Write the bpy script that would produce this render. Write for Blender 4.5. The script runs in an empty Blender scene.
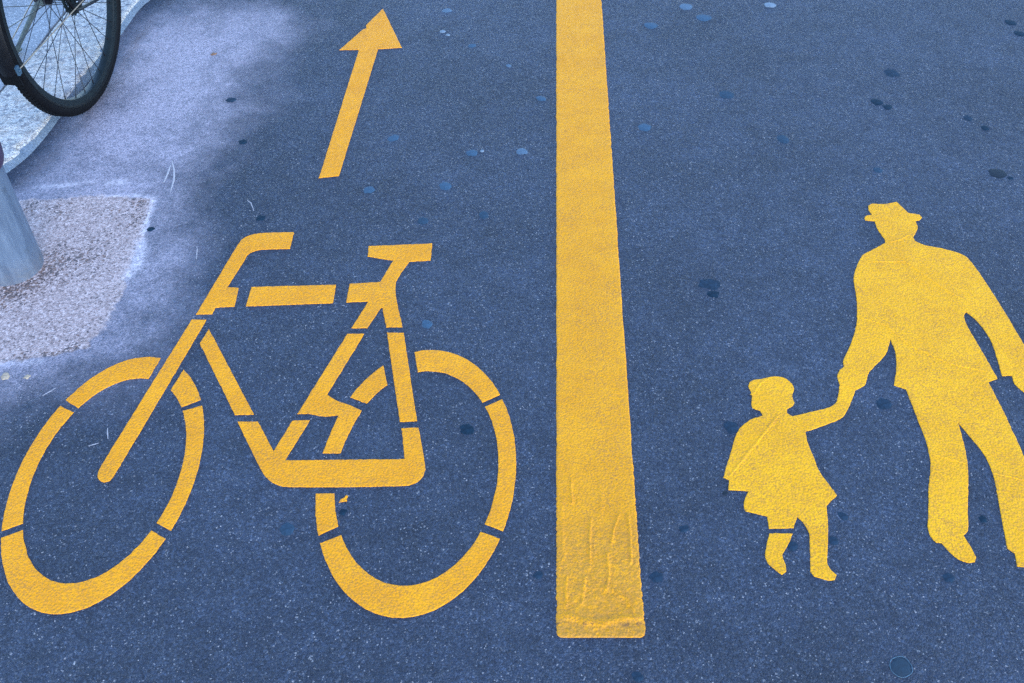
# Shared foot and cycle path seen from standing height: yellow road markings on asphalt,
# a granite kerb with a parked bicycle's front wheel, and the foot of a metal post.
import bpy, bmesh, math, random, json
import numpy as np
from mathutils import Vector, Matrix, noise
from mathutils.geometry import tessellate_polygon

D = json.loads(r'''{"front_arcs":[[[-0.941,1.0293],[-0.937,1.0174],[-0.9327,1.0059],[-0.9281,0.9947],[-0.9232,0.9839],[-0.918,0.9735],[-0.9126,0.9636],[-0.9069,0.954],[-0.9009,0.945],[-0.8948,0.9364],[-0.8884,0.9283],[-0.8818,0.9207],[-0.8751,0.9137],[-0.8682,0.9072],[-0.8611,0.9012],[-0.8538,0.8959],[-0.8464,0.8911],[-0.8389,0.8869],[-0.8313,0.8833],[-0.8237,0.8803],[-0.8159,0.8779],[-0.8081,0.8762],[-0.8003,0.875],[-0.7924,0.8745],[-0.7845,0.8746],[-0.7764,0.8754],[-0.7684,0.8768],[-0.7604,0.8789],[-0.7525,0.8816],[-0.7447,0.8849],[-0.7369,0.8889],[-0.7293,0.8935],[-0.7217,0.8987],[-0.7144,0.9045],[-0.7071,0.9109],[-0.7001,0.9179],[-0.6932,0.9255],[-0.6866,0.9336],[-0.6801,0.9422],[-0.6739,0.9513],[-0.668,0.9609],[-0.6623,0.971],[-0.6568,0.9816],[-0.6516,0.9925],[-0.6468,1.0039],[-0.6422,1.0156],[-0.6379,1.0277],[-0.6688,1.0456],[-0.6724,1.0365],[-0.6762,1.0276],[-0.6803,1.0191],[-0.6846,1.0108],[-0.6891,1.003],[-0.6938,0.9954],[-0.6987,0.9883],[-0.7037,0.9816],[-0.709,0.9752],[-0.7144,0.9693],[-0.7199,0.9638],[-0.7256,0.9587],[-0.7315,0.9541],[-0.7374,0.95],[-0.7434,0.9463],[-0.7496,0.9431],[-0.7558,0.9404],[-0.7621,0.9382],[-0.7684,0.9364],[-0.7747,0.9352],[-0.7811,0.9344],[-0.7875,0.9342],[-0.794,0.9345],[-0.8004,0.9352],[-0.8068,0.9365],[-0.8131,0.9383],[-0.8194,0.9405],[-0.8257,0.9433],[-0.8318,0.9465],[-0.8379,0.9502],[-0.8439,0.9544],[-0.8498,0.9591],[-0.8555,0.9642],[-0.8611,0.9697],[-0.8665,0.9757],[-0.8718,0.9821],[-0.877,0.9889],[-0.8819,0.9961],[-0.8866,1.0037],[-0.8912,1.0116],[-0.8955,1.0199],[-0.8997,1.0285],[-0.9035,1.0375],[-0.9072,1.0467]],
[[-0.7608,1.4871],[-0.7687,1.4889],[-0.7766,1.4901],[-0.7845,1.4907],[-0.7924,1.4906],[-0.8003,1.4899],[-0.8081,1.4885],[-0.816,1.4865],[-0.8238,1.484],[-0.8315,1.4808],[-0.8391,1.4769],[-0.8466,1.4725],[-0.854,1.4675],[-0.8613,1.4619],[-0.8684,1.4558],[-0.8754,1.4491],[-0.8821,1.4418],[-0.8887,1.434],[-0.8951,1.4257],[-0.9013,1.4169],[-0.9072,1.4076],[-0.9129,1.3979],[-0.9183,1.3877],[-0.9235,1.3771],[-0.9284,1.3661],[-0.8956,1.3446],[-0.8911,1.3531],[-0.8865,1.3611],[-0.8816,1.3687],[-0.8765,1.376],[-0.8712,1.3828],[-0.8658,1.3892],[-0.8602,1.3952],[-0.8544,1.4007],[-0.8485,1.4057],[-0.8425,1.4102],[-0.8363,1.4143],[-0.8301,1.4179],[-0.8238,1.4209],[-0.8173,1.4234],[-0.8109,1.4255],[-0.8043,1.427],[-0.7978,1.4279],[-0.7912,1.4284],[-0.7846,1.4283],[-0.778,1.4277],[-0.7714,1.4265]],
[[-0.9345,1.3508],[-0.9388,1.339],[-0.9427,1.3268],[-0.9463,1.3143],[-0.9496,1.3015],[-0.9525,1.2885],[-0.9551,1.2753],[-0.9574,1.2619],[-0.9593,1.2484],[-0.9609,1.2347],[-0.9621,1.2209],[-0.963,1.207],[-0.9635,1.193],[-0.9636,1.1791],[-0.9634,1.1651],[-0.9628,1.1512],[-0.9619,1.1374],[-0.9606,1.1236],[-0.959,1.11],[-0.957,1.0965],[-0.9546,1.0832],[-0.952,1.0701],[-0.949,1.0572],[-0.9456,1.0446],[-0.9123,1.0613],[-0.9154,1.0715],[-0.9183,1.0819],[-0.9208,1.0926],[-0.9231,1.1034],[-0.9251,1.1144],[-0.9268,1.1256],[-0.9281,1.1368],[-0.9292,1.1482],[-0.93,1.1596],[-0.9304,1.1711],[-0.9306,1.1826],[-0.9304,1.1942],[-0.93,1.2056],[-0.9292,1.2171],[-0.9281,1.2284],[-0.9268,1.2397],[-0.9251,1.2508],[-0.9231,1.2617],[-0.9208,1.2725],[-0.9183,1.2831],[-0.9154,1.2935],[-0.9123,1.3036],[-0.9089,1.3135],[-0.9053,1.3231],[-0.9014,1.3324]],
[[-0.6415,1.3513],[-0.6373,1.3394],[-0.6335,1.3273],[-0.63,1.3149],[-0.6268,1.3022],[-0.624,1.2892],[-0.6215,1.276],[-0.6193,1.2627],[-0.6175,1.2491],[-0.616,1.2355],[-0.6149,1.2217],[-0.6141,1.2079],[-0.6137,1.194],[-0.6136,1.18],[-0.6139,1.1661],[-0.6146,1.1522],[-0.6156,1.1384],[-0.617,1.1247],[-0.6187,1.1111],[-0.6207,1.0976],[-0.6231,1.0843],[-0.6259,1.0712],[-0.629,1.0583],[-0.6324,1.0457],[-0.663,1.0624],[-0.66,1.0724],[-0.6574,1.0826],[-0.6549,1.093],[-0.6528,1.1036],[-0.6509,1.1143],[-0.6493,1.1252],[-0.648,1.1362],[-0.647,1.1473],[-0.6463,1.1585],[-0.6459,1.1697],[-0.6458,1.1809],[-0.646,1.1922],[-0.6464,1.2034],[-0.6472,1.2146],[-0.6483,1.2257],[-0.6496,1.2367],[-0.6512,1.2476],[-0.6531,1.2583],[-0.6553,1.2689],[-0.6578,1.2793],[-0.6605,1.2896],[-0.6635,1.2996],[-0.6668,1.3093],[-0.6703,1.3188],[-0.6741,1.328],[-0.6781,1.3369]],
[[-0.7031,1.4525],[-0.696,1.4452],[-0.6891,1.4373],[-0.6824,1.4288],[-0.676,1.4198],[-0.6698,1.4103],[-0.6639,1.4002],[-0.6582,1.3897],[-0.6528,1.3787],[-0.6478,1.3673],[-0.6831,1.3469],[-0.6881,1.356],[-0.6933,1.3647],[-0.6989,1.3729],[-0.7046,1.3806],[-0.7106,1.3877],[-0.7167,1.3944]]],
"rear_arcs":[[[-0.0224,1.0278],[-0.0274,1.015],[-0.0328,1.0026],[-0.0384,0.9907],[-0.0444,0.9792],[-0.0507,0.9681],[-0.0572,0.9575],[-0.064,0.9473],[-0.0711,0.9378],[-0.0785,0.9287],[-0.086,0.9202],[-0.0938,0.9123],[-0.1018,0.905],[-0.1099,0.8983],[-0.1182,0.8922],[-0.1267,0.8867],[-0.1353,0.8819],[-0.1439,0.8778],[-0.1527,0.8743],[-0.1615,0.8715],[-0.1704,0.8694],[-0.1794,0.868],[-0.1883,0.8673],[-0.1969,0.8672],[-0.2056,0.8678],[-0.2142,0.8691],[-0.2227,0.871],[-0.2312,0.8735],[-0.2395,0.8767],[-0.2478,0.8806],[-0.2559,0.885],[-0.2639,0.8901],[-0.2717,0.8957],[-0.2794,0.902],[-0.2868,0.9088],[-0.2941,0.9162],[-0.3011,0.9242],[-0.3079,0.9327],[-0.3144,0.9417],[-0.3207,0.9513],[-0.3267,0.9613],[-0.3324,0.9717],[-0.3379,0.9826],[-0.343,0.994],[-0.3478,1.0057],[-0.3522,1.0178],[-0.3156,1.0355],[-0.3114,1.0259],[-0.3068,1.0167],[-0.302,1.0078],[-0.2969,0.9993],[-0.2916,0.9913],[-0.2861,0.9836],[-0.2803,0.9765],[-0.2743,0.9698],[-0.2682,0.9635],[-0.2618,0.9578],[-0.2553,0.9526],[-0.2486,0.9478],[-0.2418,0.9437],[-0.2348,0.94],[-0.2278,0.9369],[-0.2206,0.9343],[-0.2134,0.9324],[-0.2061,0.9309],[-0.1988,0.93],[-0.1914,0.9297],[-0.1841,0.93],[-0.1768,0.9308],[-0.1695,0.9322],[-0.1622,0.9341],[-0.1549,0.9366],[-0.1478,0.9396],[-0.1407,0.9431],[-0.1337,0.9472],[-0.1268,0.9518],[-0.12,0.9569],[-0.1134,0.9626],[-0.1069,0.9687],[-0.1006,0.9752],[-0.0945,0.9823],[-0.0885,0.9898],[-0.0828,0.9977],[-0.0773,1.006],[-0.072,1.0148],[-0.067,1.0239],[-0.0622,1.0333],[-0.0577,1.0431]],
[[-0.2127,1.5056],[-0.2038,1.5081],[-0.1948,1.5099],[-0.1858,1.511],[-0.1768,1.5114],[-0.1678,1.5111],[-0.1588,1.5101],[-0.1499,1.5084],[-0.1411,1.506],[-0.1324,1.5029],[-0.1238,1.4991],[-0.1153,1.4947],[-0.107,1.4895],[-0.0988,1.4838],[-0.0909,1.4773],[-0.0831,1.4703],[-0.0755,1.4626],[-0.0682,1.4543],[-0.0612,1.4455],[-0.0544,1.4361],[-0.0479,1.4261],[-0.0417,1.4157],[-0.0359,1.4047],[-0.0303,1.3933],[-0.0251,1.3814],[-0.0612,1.3603],[-0.0658,1.369],[-0.0707,1.3773],[-0.0758,1.3852],[-0.0811,1.3928],[-0.0867,1.3999],[-0.0924,1.4066],[-0.0983,1.4128],[-0.1044,1.4186],[-0.1107,1.4239],[-0.1171,1.4287],[-0.1237,1.4331],[-0.1304,1.4369],[-0.1372,1.4402],[-0.1441,1.443],[-0.1511,1.4453],[-0.1581,1.447],[-0.1652,1.4482],[-0.1724,1.4489],[-0.1796,1.4491],[-0.1867,1.4487],[-0.1939,1.4477],[-0.2011,1.4463]],
[[-0.0201,1.3688],[-0.0156,1.3563],[-0.0116,1.3435],[-0.0079,1.3303],[-0.0045,1.3168],[-0.0016,1.3031],[0.001,1.2891],[0.0032,1.2749],[0.0049,1.2605],[0.0063,1.246],[0.0073,1.2314],[0.0078,1.2166],[0.008,1.2019],[0.0077,1.187],[0.0071,1.1722],[0.006,1.1575],[0.0045,1.1428],[0.0027,1.1281],[0.0004,1.1137],[-0.0022,1.0993],[-0.0053,1.0852],[-0.0087,1.0713],[-0.0125,1.0577],[-0.0167,1.0443],[-0.0508,1.0601],[-0.0471,1.0705],[-0.0437,1.0811],[-0.0405,1.0919],[-0.0377,1.103],[-0.0352,1.1142],[-0.033,1.1255],[-0.0311,1.137],[-0.0295,1.1486],[-0.0283,1.1603],[-0.0273,1.1721],[-0.0267,1.1838],[-0.0264,1.1956],[-0.0264,1.2074],[-0.0268,1.2192],[-0.0275,1.2308],[-0.0285,1.2424],[-0.0298,1.2539],[-0.0315,1.2653],[-0.0335,1.2765],[-0.0357,1.2875],[-0.0383,1.2983],[-0.0412,1.3089],[-0.0444,1.3192],[-0.0479,1.3293],[-0.0516,1.3391],[-0.0557,1.3486]],
[[-0.3577,1.0348],[-0.3619,1.0498],[-0.3656,1.0651],[-0.3688,1.0807],[-0.3715,1.0967],[-0.3737,1.1128],[-0.3754,1.1292],[-0.3397,1.1296],[-0.338,1.1166],[-0.3358,1.1037],[-0.3332,1.0911],[-0.3302,1.0788],[-0.3269,1.0667],[-0.3231,1.055]],
[[-0.3374,1.3742],[-0.3318,1.3863],[-0.3259,1.3979],[-0.3196,1.409],[-0.3131,1.4197],[-0.3063,1.4299],[-0.2992,1.4396],[-0.2919,1.4488],[-0.2843,1.4574],[-0.2766,1.4654],[-0.2635,1.4088],[-0.2703,1.4014],[-0.2769,1.3936],[-0.2833,1.3852],[-0.2894,1.3763],[-0.2953,1.367],[-0.3008,1.3571]]],
"poly":{"handlebar":[[-0.5385,1.9171],[-0.5382,1.8537],[-0.613,1.8488],[-0.6277,1.8417],[-0.6363,1.831],[-0.6411,1.8093],[-0.6623,1.7145],[-0.6349,1.7134],[-0.6333,1.6498],[-0.6753,1.6465],[-0.6789,1.6248],[-0.7146,1.6238],[-0.6627,1.8858],[-0.6541,1.8973],[-0.6413,1.9066],[-0.6209,1.9124]],
"top_tube":[[-0.6058,1.7158],[-0.4103,1.7238],[-0.4099,1.6612],[-0.607,1.6505]],
"saddle":[[-0.3486,1.8631],[-0.1946,1.8733],[-0.1949,1.8104],[-0.2457,1.8056],[-0.2708,1.7346],[-0.2445,1.5826],[-0.2805,1.5826],[-0.2954,1.6455],[-0.2984,1.6455],[-0.3227,1.58],[-0.3582,1.5791],[-0.3288,1.6668],[-0.38,1.6638],[-0.3792,1.7273],[-0.3083,1.7329],[-0.2845,1.8093],[-0.3467,1.825]],
"stay":[[-0.2776,1.5652],[-0.2405,1.5652],[-0.1938,1.3094],[-0.2286,1.3076]],
"seat_tube":[[-0.3652,1.5617],[-0.3277,1.5617],[-0.3864,1.3826],[-0.3684,1.3671],[-0.34,1.3542],[-0.3101,1.3376],[-0.3254,1.2896],[-0.3343,1.2562],[-0.3401,1.2266],[-0.3748,1.2266],[-0.3693,1.2624],[-0.3559,1.3249],[-0.389,1.3225],[-0.4141,1.3289],[-0.4404,1.3289]],
"frame":[[-0.5596,1.3081],[-0.518,1.3081],[-0.4731,1.2314],[-0.4483,1.311],[-0.4121,1.3121],[-0.4469,1.2089],[-0.2116,1.2122],[-0.224,1.2909],[-0.1892,1.2923],[-0.1696,1.1864],[-0.1729,1.1706],[-0.1843,1.1553],[-0.1985,1.1487],[-0.4422,1.1461],[-0.4624,1.1553],[-0.4796,1.1706]],
"down_tube":[[-0.6753,1.5762],[-0.5297,1.3273],[-0.5684,1.326],[-0.6861,1.5322]],
"fork":[[-0.7204,1.6073],[-0.6874,1.6057],[-0.7738,1.1689],[-0.7775,1.1589],[-0.7883,1.156],[-0.7989,1.1618],[-0.8059,1.1745],[-0.8054,1.1917]],
"arrow":[[-0.4241,3.0734],[-0.3423,2.8196],[-0.4153,2.8104],[-0.4557,2.1506],[-0.5073,2.1409],[-0.4738,2.8061],[-0.534,2.8049],[-0.4735,2.9364],[-0.4644,2.941],[-0.4676,2.9566]],
"child":[[0.6916,1.4086],[0.7215,1.3947],[0.6993,1.3525],[0.6787,1.3219],[0.5929,1.2815],[0.5913,1.2585],[0.5948,1.2219],[0.5985,1.1859],[0.6205,1.1252],[0.5951,1.101],[0.5881,1.0556],[0.5779,1.0136],[0.5688,0.9727],[0.5733,0.9602],[0.5794,0.952],[0.5753,0.9422],[0.5655,0.9398],[0.5395,0.9493],[0.5351,0.9583],[0.5435,1.0061],[0.549,1.0402],[0.5448,1.0593],[0.5351,1.0758],[0.5228,1.0509],[0.4769,1.0496],[0.4787,1.0769],[0.4401,1.0889],[0.4387,1.101],[0.4427,1.115],[0.4534,1.1348],[0.4153,1.1376],[0.4196,1.1606],[0.4098,1.168],[0.4358,1.2339],[0.4541,1.2795],[0.4648,1.2941],[0.4911,1.3155],[0.5141,1.3241],[0.5115,1.337],[0.4961,1.3446],[0.4955,1.3547],[0.5016,1.3835],[0.4977,1.404],[0.5031,1.4162],[0.5129,1.4237],[0.5287,1.4257],[0.5485,1.4317],[0.5659,1.4329],[0.5818,1.4257],[0.5912,1.4131],[0.5924,1.3972],[0.5846,1.3768],[0.5861,1.3591],[0.5804,1.3503],[0.5671,1.3414],[0.5657,1.3297],[0.575,1.3227],[0.6206,1.3357],[0.6602,1.349],[0.6718,1.3591],[0.683,1.3835]],
"boot":[[0.4758,1.0393],[0.519,1.0393],[0.5096,1.0211],[0.4903,0.993],[0.4927,0.9674],[0.491,0.9583],[0.4819,0.9522],[0.4611,0.9765],[0.4593,0.9875],[0.4645,1.0098]],
"man":[[0.8836,1.9712],[0.8905,1.9816],[0.9064,1.9861],[0.9028,2.0056],[0.9064,2.0228],[0.918,2.0315],[0.9475,2.0294],[0.9821,2.0386],[0.9885,2.0228],[0.9995,1.9929],[1.025,1.9861],[1.0291,1.9748],[1.0184,1.9632],[1.0074,1.9612],[1.0079,1.9413],[1.0002,1.9213],[0.9845,1.8954],[0.985,1.8824],[1.0032,1.8676],[1.0477,1.8525],[1.0803,1.835],[1.0911,1.8236],[1.1018,1.7763],[1.1109,1.6956],[1.1179,1.6137],[1.1231,1.5264],[1.1253,1.4556],[1.1177,1.4122],[1.103,1.384],[1.0843,1.3729],[1.0732,1.3882],[1.0618,1.4131],[1.0641,1.4358],[1.043,1.4343],[1.0548,1.5412],[1.0488,1.5871],[1.0387,1.6163],[1.0293,1.6307],[1.0197,1.6193],[1.0174,1.5938],[1.0238,1.5114],[1.0307,1.4271],[1.0077,1.4168],[1.0113,1.3427],[1.0116,1.2179],[1.0117,1.1334],[0.9844,1.0254],[0.977,0.9913],[0.9841,0.9581],[0.9617,0.9418],[0.9212,0.9676],[0.9093,0.9692],[0.9146,0.9962],[0.9048,1.0063],[0.9188,1.0828],[0.9354,1.1738],[0.9357,1.2179],[0.9201,1.2712],[0.9085,1.3065],[0.9014,1.2405],[0.893,1.1956],[0.8567,1.0828],[0.8443,1.0446],[0.8339,1.0347],[0.8396,1.0046],[0.8408,0.9875],[0.8355,0.9786],[0.826,0.9759],[0.8082,0.9842],[0.7959,1.0012],[0.7879,1.0183],[0.7779,1.0192],[0.7718,1.0341],[0.7721,1.0481],[0.7911,1.1097],[0.8015,1.1451],[0.8205,1.1956],[0.8288,1.2481],[0.8287,1.3105],[0.8282,1.3967],[0.8055,1.4077],[0.8266,1.4662],[0.8347,1.5032],[0.8342,1.5436],[0.8147,1.5032],[0.7584,1.4393],[0.744,1.4083],[0.7215,1.3947],[0.6916,1.4086],[0.6923,1.434],[0.6992,1.4483],[0.713,1.4615],[0.7141,1.4753],[0.7443,1.5313],[0.7704,1.589],[0.7925,1.68],[0.8047,1.7543],[0.8343,1.8155],[0.8422,1.828],[0.8766,1.8525],[0.9112,1.8759],[0.9126,1.8889],[0.9049,1.9311],[0.9061,1.96],[0.8836,1.9632]],
"drip":[[-0.3284,1.1078],[-0.3256,1.1159],[-0.3203,1.1194],[-0.3171,1.1252],[-0.3122,1.124],[-0.3152,1.1171],[-0.3137,1.1124],[-0.323,1.1101]]},"child_seams":[[[0.4213,1.1689],[0.4804,1.243],[0.548,1.3265]],
[[0.5014,1.3785],[0.524,1.4122],[0.5435,1.4266]]],
"man_seams":[[[0.7868,1.6128],[0.835,1.5902],[0.869,1.5276],[0.9434,1.4703],[1.0131,1.4468]],
[[0.8557,1.8053],[0.9394,1.8053],[0.9887,1.7304],[1.0311,1.6722]],
[[0.8281,1.2254],[0.8599,1.2129],[0.8934,1.2006]],
[[0.937,1.1786],[0.9667,1.1689],[1.008,1.1546]],
[[0.9175,1.8759],[0.9499,1.8874],[0.9809,1.9105]]],
"stripe_ridges":[[[0.0972,0.9459],[0.0944,0.9178],[0.0951,0.8903]],
[[0.1469,1.0693],[0.1428,1.0254],[0.1401,0.9767]],
[[0.1302,0.9459],[0.1261,0.9217],[0.1224,0.8961]],
[[0.1141,1.1594],[0.1131,1.1334],[0.1138,1.1055]],
[[0.114,1.157],[0.1318,1.1641],[0.155,1.1641],[0.183,1.1762]],
[[0.201,1.0805],[0.1896,1.0516],[0.1814,1.0147]],
[[0.2178,1.0783],[0.218,1.0363],[0.2149,0.9767]],
[[0.1728,0.9955],[0.1734,0.952],[0.1661,0.9217]],
[[0.0952,1.1148],[0.0928,1.0472],[0.0941,0.9829]],
[[0.1698,1.1522],[0.1713,1.1148],[0.1652,1.0783]],
[[0.0917,0.871],[0.1173,0.8615],[0.1513,0.8539],[0.1865,0.8653],[0.2212,0.8672]],
[[0.1767,0.9217],[0.1981,0.902],[0.2118,0.8787]]],
"kerb":[[-1.3166,2.2344],[-1.3033,2.2981],[-1.294,2.3689],[-1.2886,2.4295],[-1.2791,2.4973],[-1.2669,2.6174],[-1.2527,2.7509],[-1.2487,2.8552],[-1.2414,2.9646],[-1.229,3.0865]],
"dust":[[-1.2447,2.3908],[-1.2182,2.7339],[-1.1884,2.9449],[-1.1279,3.0244],[-0.8052,3.0379],[-0.7549,2.9319],[-0.7903,2.7757],[-0.8506,2.5744],[-0.8747,2.3908],[-0.8968,2.2228],[-0.9067,2.0684],[-0.8766,1.8496],[-0.8543,1.6722],[-0.8979,1.5368],[-0.997,1.4762],[-1.2226,1.4468],[-1.4239,1.9457],[-1.2416,2.0684],[-1.2351,2.2228]],
"patch":[[-1.2226,1.4468],[-1.1049,1.4762],[-1.0137,1.4942],[-0.9351,1.5215],[-0.9087,1.5743],[-0.9138,1.6555],[-0.9051,1.7409],[-0.9057,1.8496],[-0.9145,1.9978],[-0.919,2.0557],[-1.0729,2.0641],[-1.2572,2.039],[-1.4549,2.0224]],
"mortar":[[[-1.0601,2.0641],[-0.9706,2.0663],[-0.9201,2.0599]],
[[-0.9201,2.0599],[-0.9145,1.9978],[-0.9083,1.8874]],
[[-0.9083,1.8874],[-0.894,1.8053],[-0.9042,1.755]],
[[-1.2376,2.1025],[-1.1766,2.1069],[-1.1168,2.1242],[-1.0906,2.1242]],
[[-1.0554,2.1199],[-1.0154,2.1264]],
[[-1.1618,1.4556],[-1.1028,1.4703],[-1.0196,1.4792]]],
"brown":[[-1.1578,1.6993],[-1.1267,1.7304],[-1.0973,1.7692],[-1.0804,1.8053],[-1.0323,1.8199],[-1.2246,2.0183],[-1.147,2.0142],[-0.9367,2.0348],[-0.9491,1.9856],[-1.0618,1.4762],[-1.0009,1.4882],[-0.9542,1.5123],[-1.1758,1.6722]],
"chalk":[[[-0.9118,2.2182],[-0.8967,2.1773],[-0.8861,2.133],[-0.8828,2.0811]],
[[-0.9114,2.1999],[-0.9096,2.1595],[-0.9104,2.1199]]],
"scratch":[[[-0.7661,1.8646],[-0.7566,1.8162]],
[[-0.8204,1.292],[-0.8112,1.2634]],
[[-0.846,1.2455],[-0.8263,1.2532]],
[[-0.9819,1.3785],[-0.9598,1.4009]],
[[-0.6787,2.0473],[-0.6661,2.0348],[-0.6525,2.0019]]],
"gum":[[-0.213,3.0617,0.0164,"pale","pale oval gum spot right of the arrow tip"],[-0.2206,2.9216,0.0095,"white","larger of two tiny white flecks right of the arrowhead"],[-0.2024,2.8998,0.007,"white","smaller of two tiny white flecks right of the arrowhead"],[-0.1246,2.8325,0.0125,"blue","small blue gum spot between arrowhead and yellow stripe"],[-0.01,2.7121,0.0091,"pale","tiny pale gum spot left of the stripe, level with the arrow shaft"],[0.0841,2.5282,0.0145,"blue","blue gum spot close to the left edge of the stripe"],[-0.3271,2.3267,0.0165,"blue","blue gum spot just right of the arrow shaft"],[-0.3705,2.0897,0.0155,"blue","blue gum spot below the right of the arrow foot"],[-0.1083,2.2552,0.0162,"blue","blue gum spot with a tiny white fleck beside it"],[-0.0814,2.2646,0.006,"white","tiny white fleck beside a blue gum spot"],[0.0271,2.2623,0.0163,"pale","whitish gum spot left of the stripe"],[-0.1734,2.1069,0.0182,"blue","largest blue gum spot between the arrow and the stripe"],[-0.2226,1.9616,0.015,"faint","dim blue gum spot above the saddle of the bicycle symbol"],[-0.0712,1.9856,0.0151,"faint","faint blue gum spot halfway between saddle and stripe"],[-0.1905,1.5934,0.0134,"blue","blue gum spot right of the seat post of the bicycle symbol"],[-0.0912,1.2894,0.0152,"dark","dark blue gum spot inside the rear wheel of the bicycle symbol"],[-0.4178,1.0494,0.0149,"faint","dim gum spot between the two wheels of the bicycle symbol"],[-0.3183,1.0873,0.0075,"dark","small dark spot in the left of the rear painted wheel"],[0.5734,3.0879,0.0231,"pale","pale oval gum spot at top edge right of the stripe"],[0.6212,3.0123,0.0259,"blue","largest pale blue gum spot near top edge right of the stripe"],[0.4449,2.9606,0.0224,"blue","pale blue gum spot nearest the stripe at its far end"],[0.8524,3.0997,0.0198,"white","whitish oval gum spot at the top edge above the man"],[0.6253,2.5487,0.0233,"faint","faint wide gum spot between stripe and the dark stains"],[0.3703,2.3788,0.0196,"blue","pale blue gum spot just right of the stripe"],[0.7466,2.3218,0.0193,"faint","faint blue gum spot up and left of the hat"],[0.9709,2.1773,0.0133,"faint","faint blue gum spot directly above the hat"],[1.6051,2.981,0.0193,"dark","left of two dark gum spots in the far right corner"],[1.6088,2.9094,0.019,"dark","right of two dark gum spots in the far right corner"],[1.1401,2.6698,0.024,"dim","dim wide stain high above the man with hat"],[1.0539,2.5095,0.0188,"dark","left spot of a touching dark pair above the hat"],[1.0772,2.4831,0.0143,"dark","right spot of a touching dark pair above the hat"],[1.2824,2.1612,0.0238,"black","large black gum spot right of the hat"],[1.3099,2.1418,0.0079,"dark","tiny dark fleck beside the large black gum spot"],[1.321,2.3758,0.0126,"dark","small dark spot above the large black gum spot"],[1.2898,2.4262,0.0141,"dim","small brownish dim spot above right of the hat"],[0.4623,1.7269,0.0234,"dim","wide dim blue gum spot between stripe and man"],[0.4645,1.6925,0.0139,"dark","dark spot at lower side of a wide dim gum stain"],[0.4446,1.2946,0.0162,"dim","dim gum stain at the back of the child figure"],[0.4078,1.131,0.0057,"black","tiny black spot under the hem of the child figure"],[0.2571,0.9479,0.0125,"dim","dim gum spot right of the near end of the stripe"],[0.5901,1.0233,0.011,"dim","dim stain touching the calf of the child figure"],[0.5126,1.0125,0.011,"dim","dim stain beside the boot of the child figure"],[0.6214,1.0783,0.0094,"dim","dim spot right of the skirt of the child figure"],[0.7795,0.9459,0.0107,"dim","dim spot below the left shoe of the man figure"],[0.882,1.0716,0.0084,"dark","dark spot between the legs of the man figure"],[0.6476,0.7773,0.0183,"ring","large dark gum spot with pale rim near the bottom edge"],[-0.8947,1.9299,0.0099,"dark","dark spot at right side of the gravelly patch"],[-0.7383,2.3074,0.0124,"dark","dark oval spot between the dusty area and the arrow"],[-0.8134,2.5202,0.0145,"dim","dim spot inside the dusty pale area"],[-0.9177,2.7817,0.0092,"brown","small brown rust fleck in the dusty pale area"],[-0.6298,1.9736,0.0125,"dark","dark spot right of the handlebar tip, under a small pale scratch"],[0.7713,1.3564,0.0166,"dim","dim stain between the coat of the man figure and his leading hand"],[0.3194,1.0494,0.0093,"dim","dim spot midway between the stripe end and the child figure"],[0.0465,0.952,0.0089,"dim","dim spot close to the left side of the near stripe end"],[0.2082,0.7597,0.0099,"dim","dim spot at the bottom edge below the stripe end"],[-1.0795,1.4352,0.0106,"tan","tan smear below the gravelly patch at the left edge"],[-1.0316,1.4323,0.0074,"tan","small tan fleck below the gravelly patch"]]}''')        # surveyed outlines on the ground, metres

random.seed(4)
rng = np.random.default_rng(4)
scene = bpy.context.scene
col = scene.collection
PI = math.pi

# ------------------------------------------------------------------ helpers
def tag(o, label=None, cat=None, group=None, kind=None):
    if label: o['label'] = label
    if cat: o['category'] = cat
    if group: o['group'] = group
    if kind: o['kind'] = kind
    return o

def link(name, me, mat, parent=None, smooth=False):
    o = bpy.data.objects.new(name, me)
    col.objects.link(o)
    if mat: me.materials.append(mat)
    if parent: o.parent = parent
    if smooth:
        for p in me.polygons: p.use_smooth = True
    return o

def mesh(name, verts, faces, mat, parent=None, smooth=False):
    me = bpy.data.meshes.new(name)
    me.from_pydata([tuple(v) for v in verts], [], faces)
    me.update()
    return link(name, me, mat, parent, smooth)

def empty(name, loc=(0, 0, 0)):
    o = bpy.data.objects.new(name, None)
    o.empty_display_size = .1
    o.location = loc
    col.objects.link(o)
    return o

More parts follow.
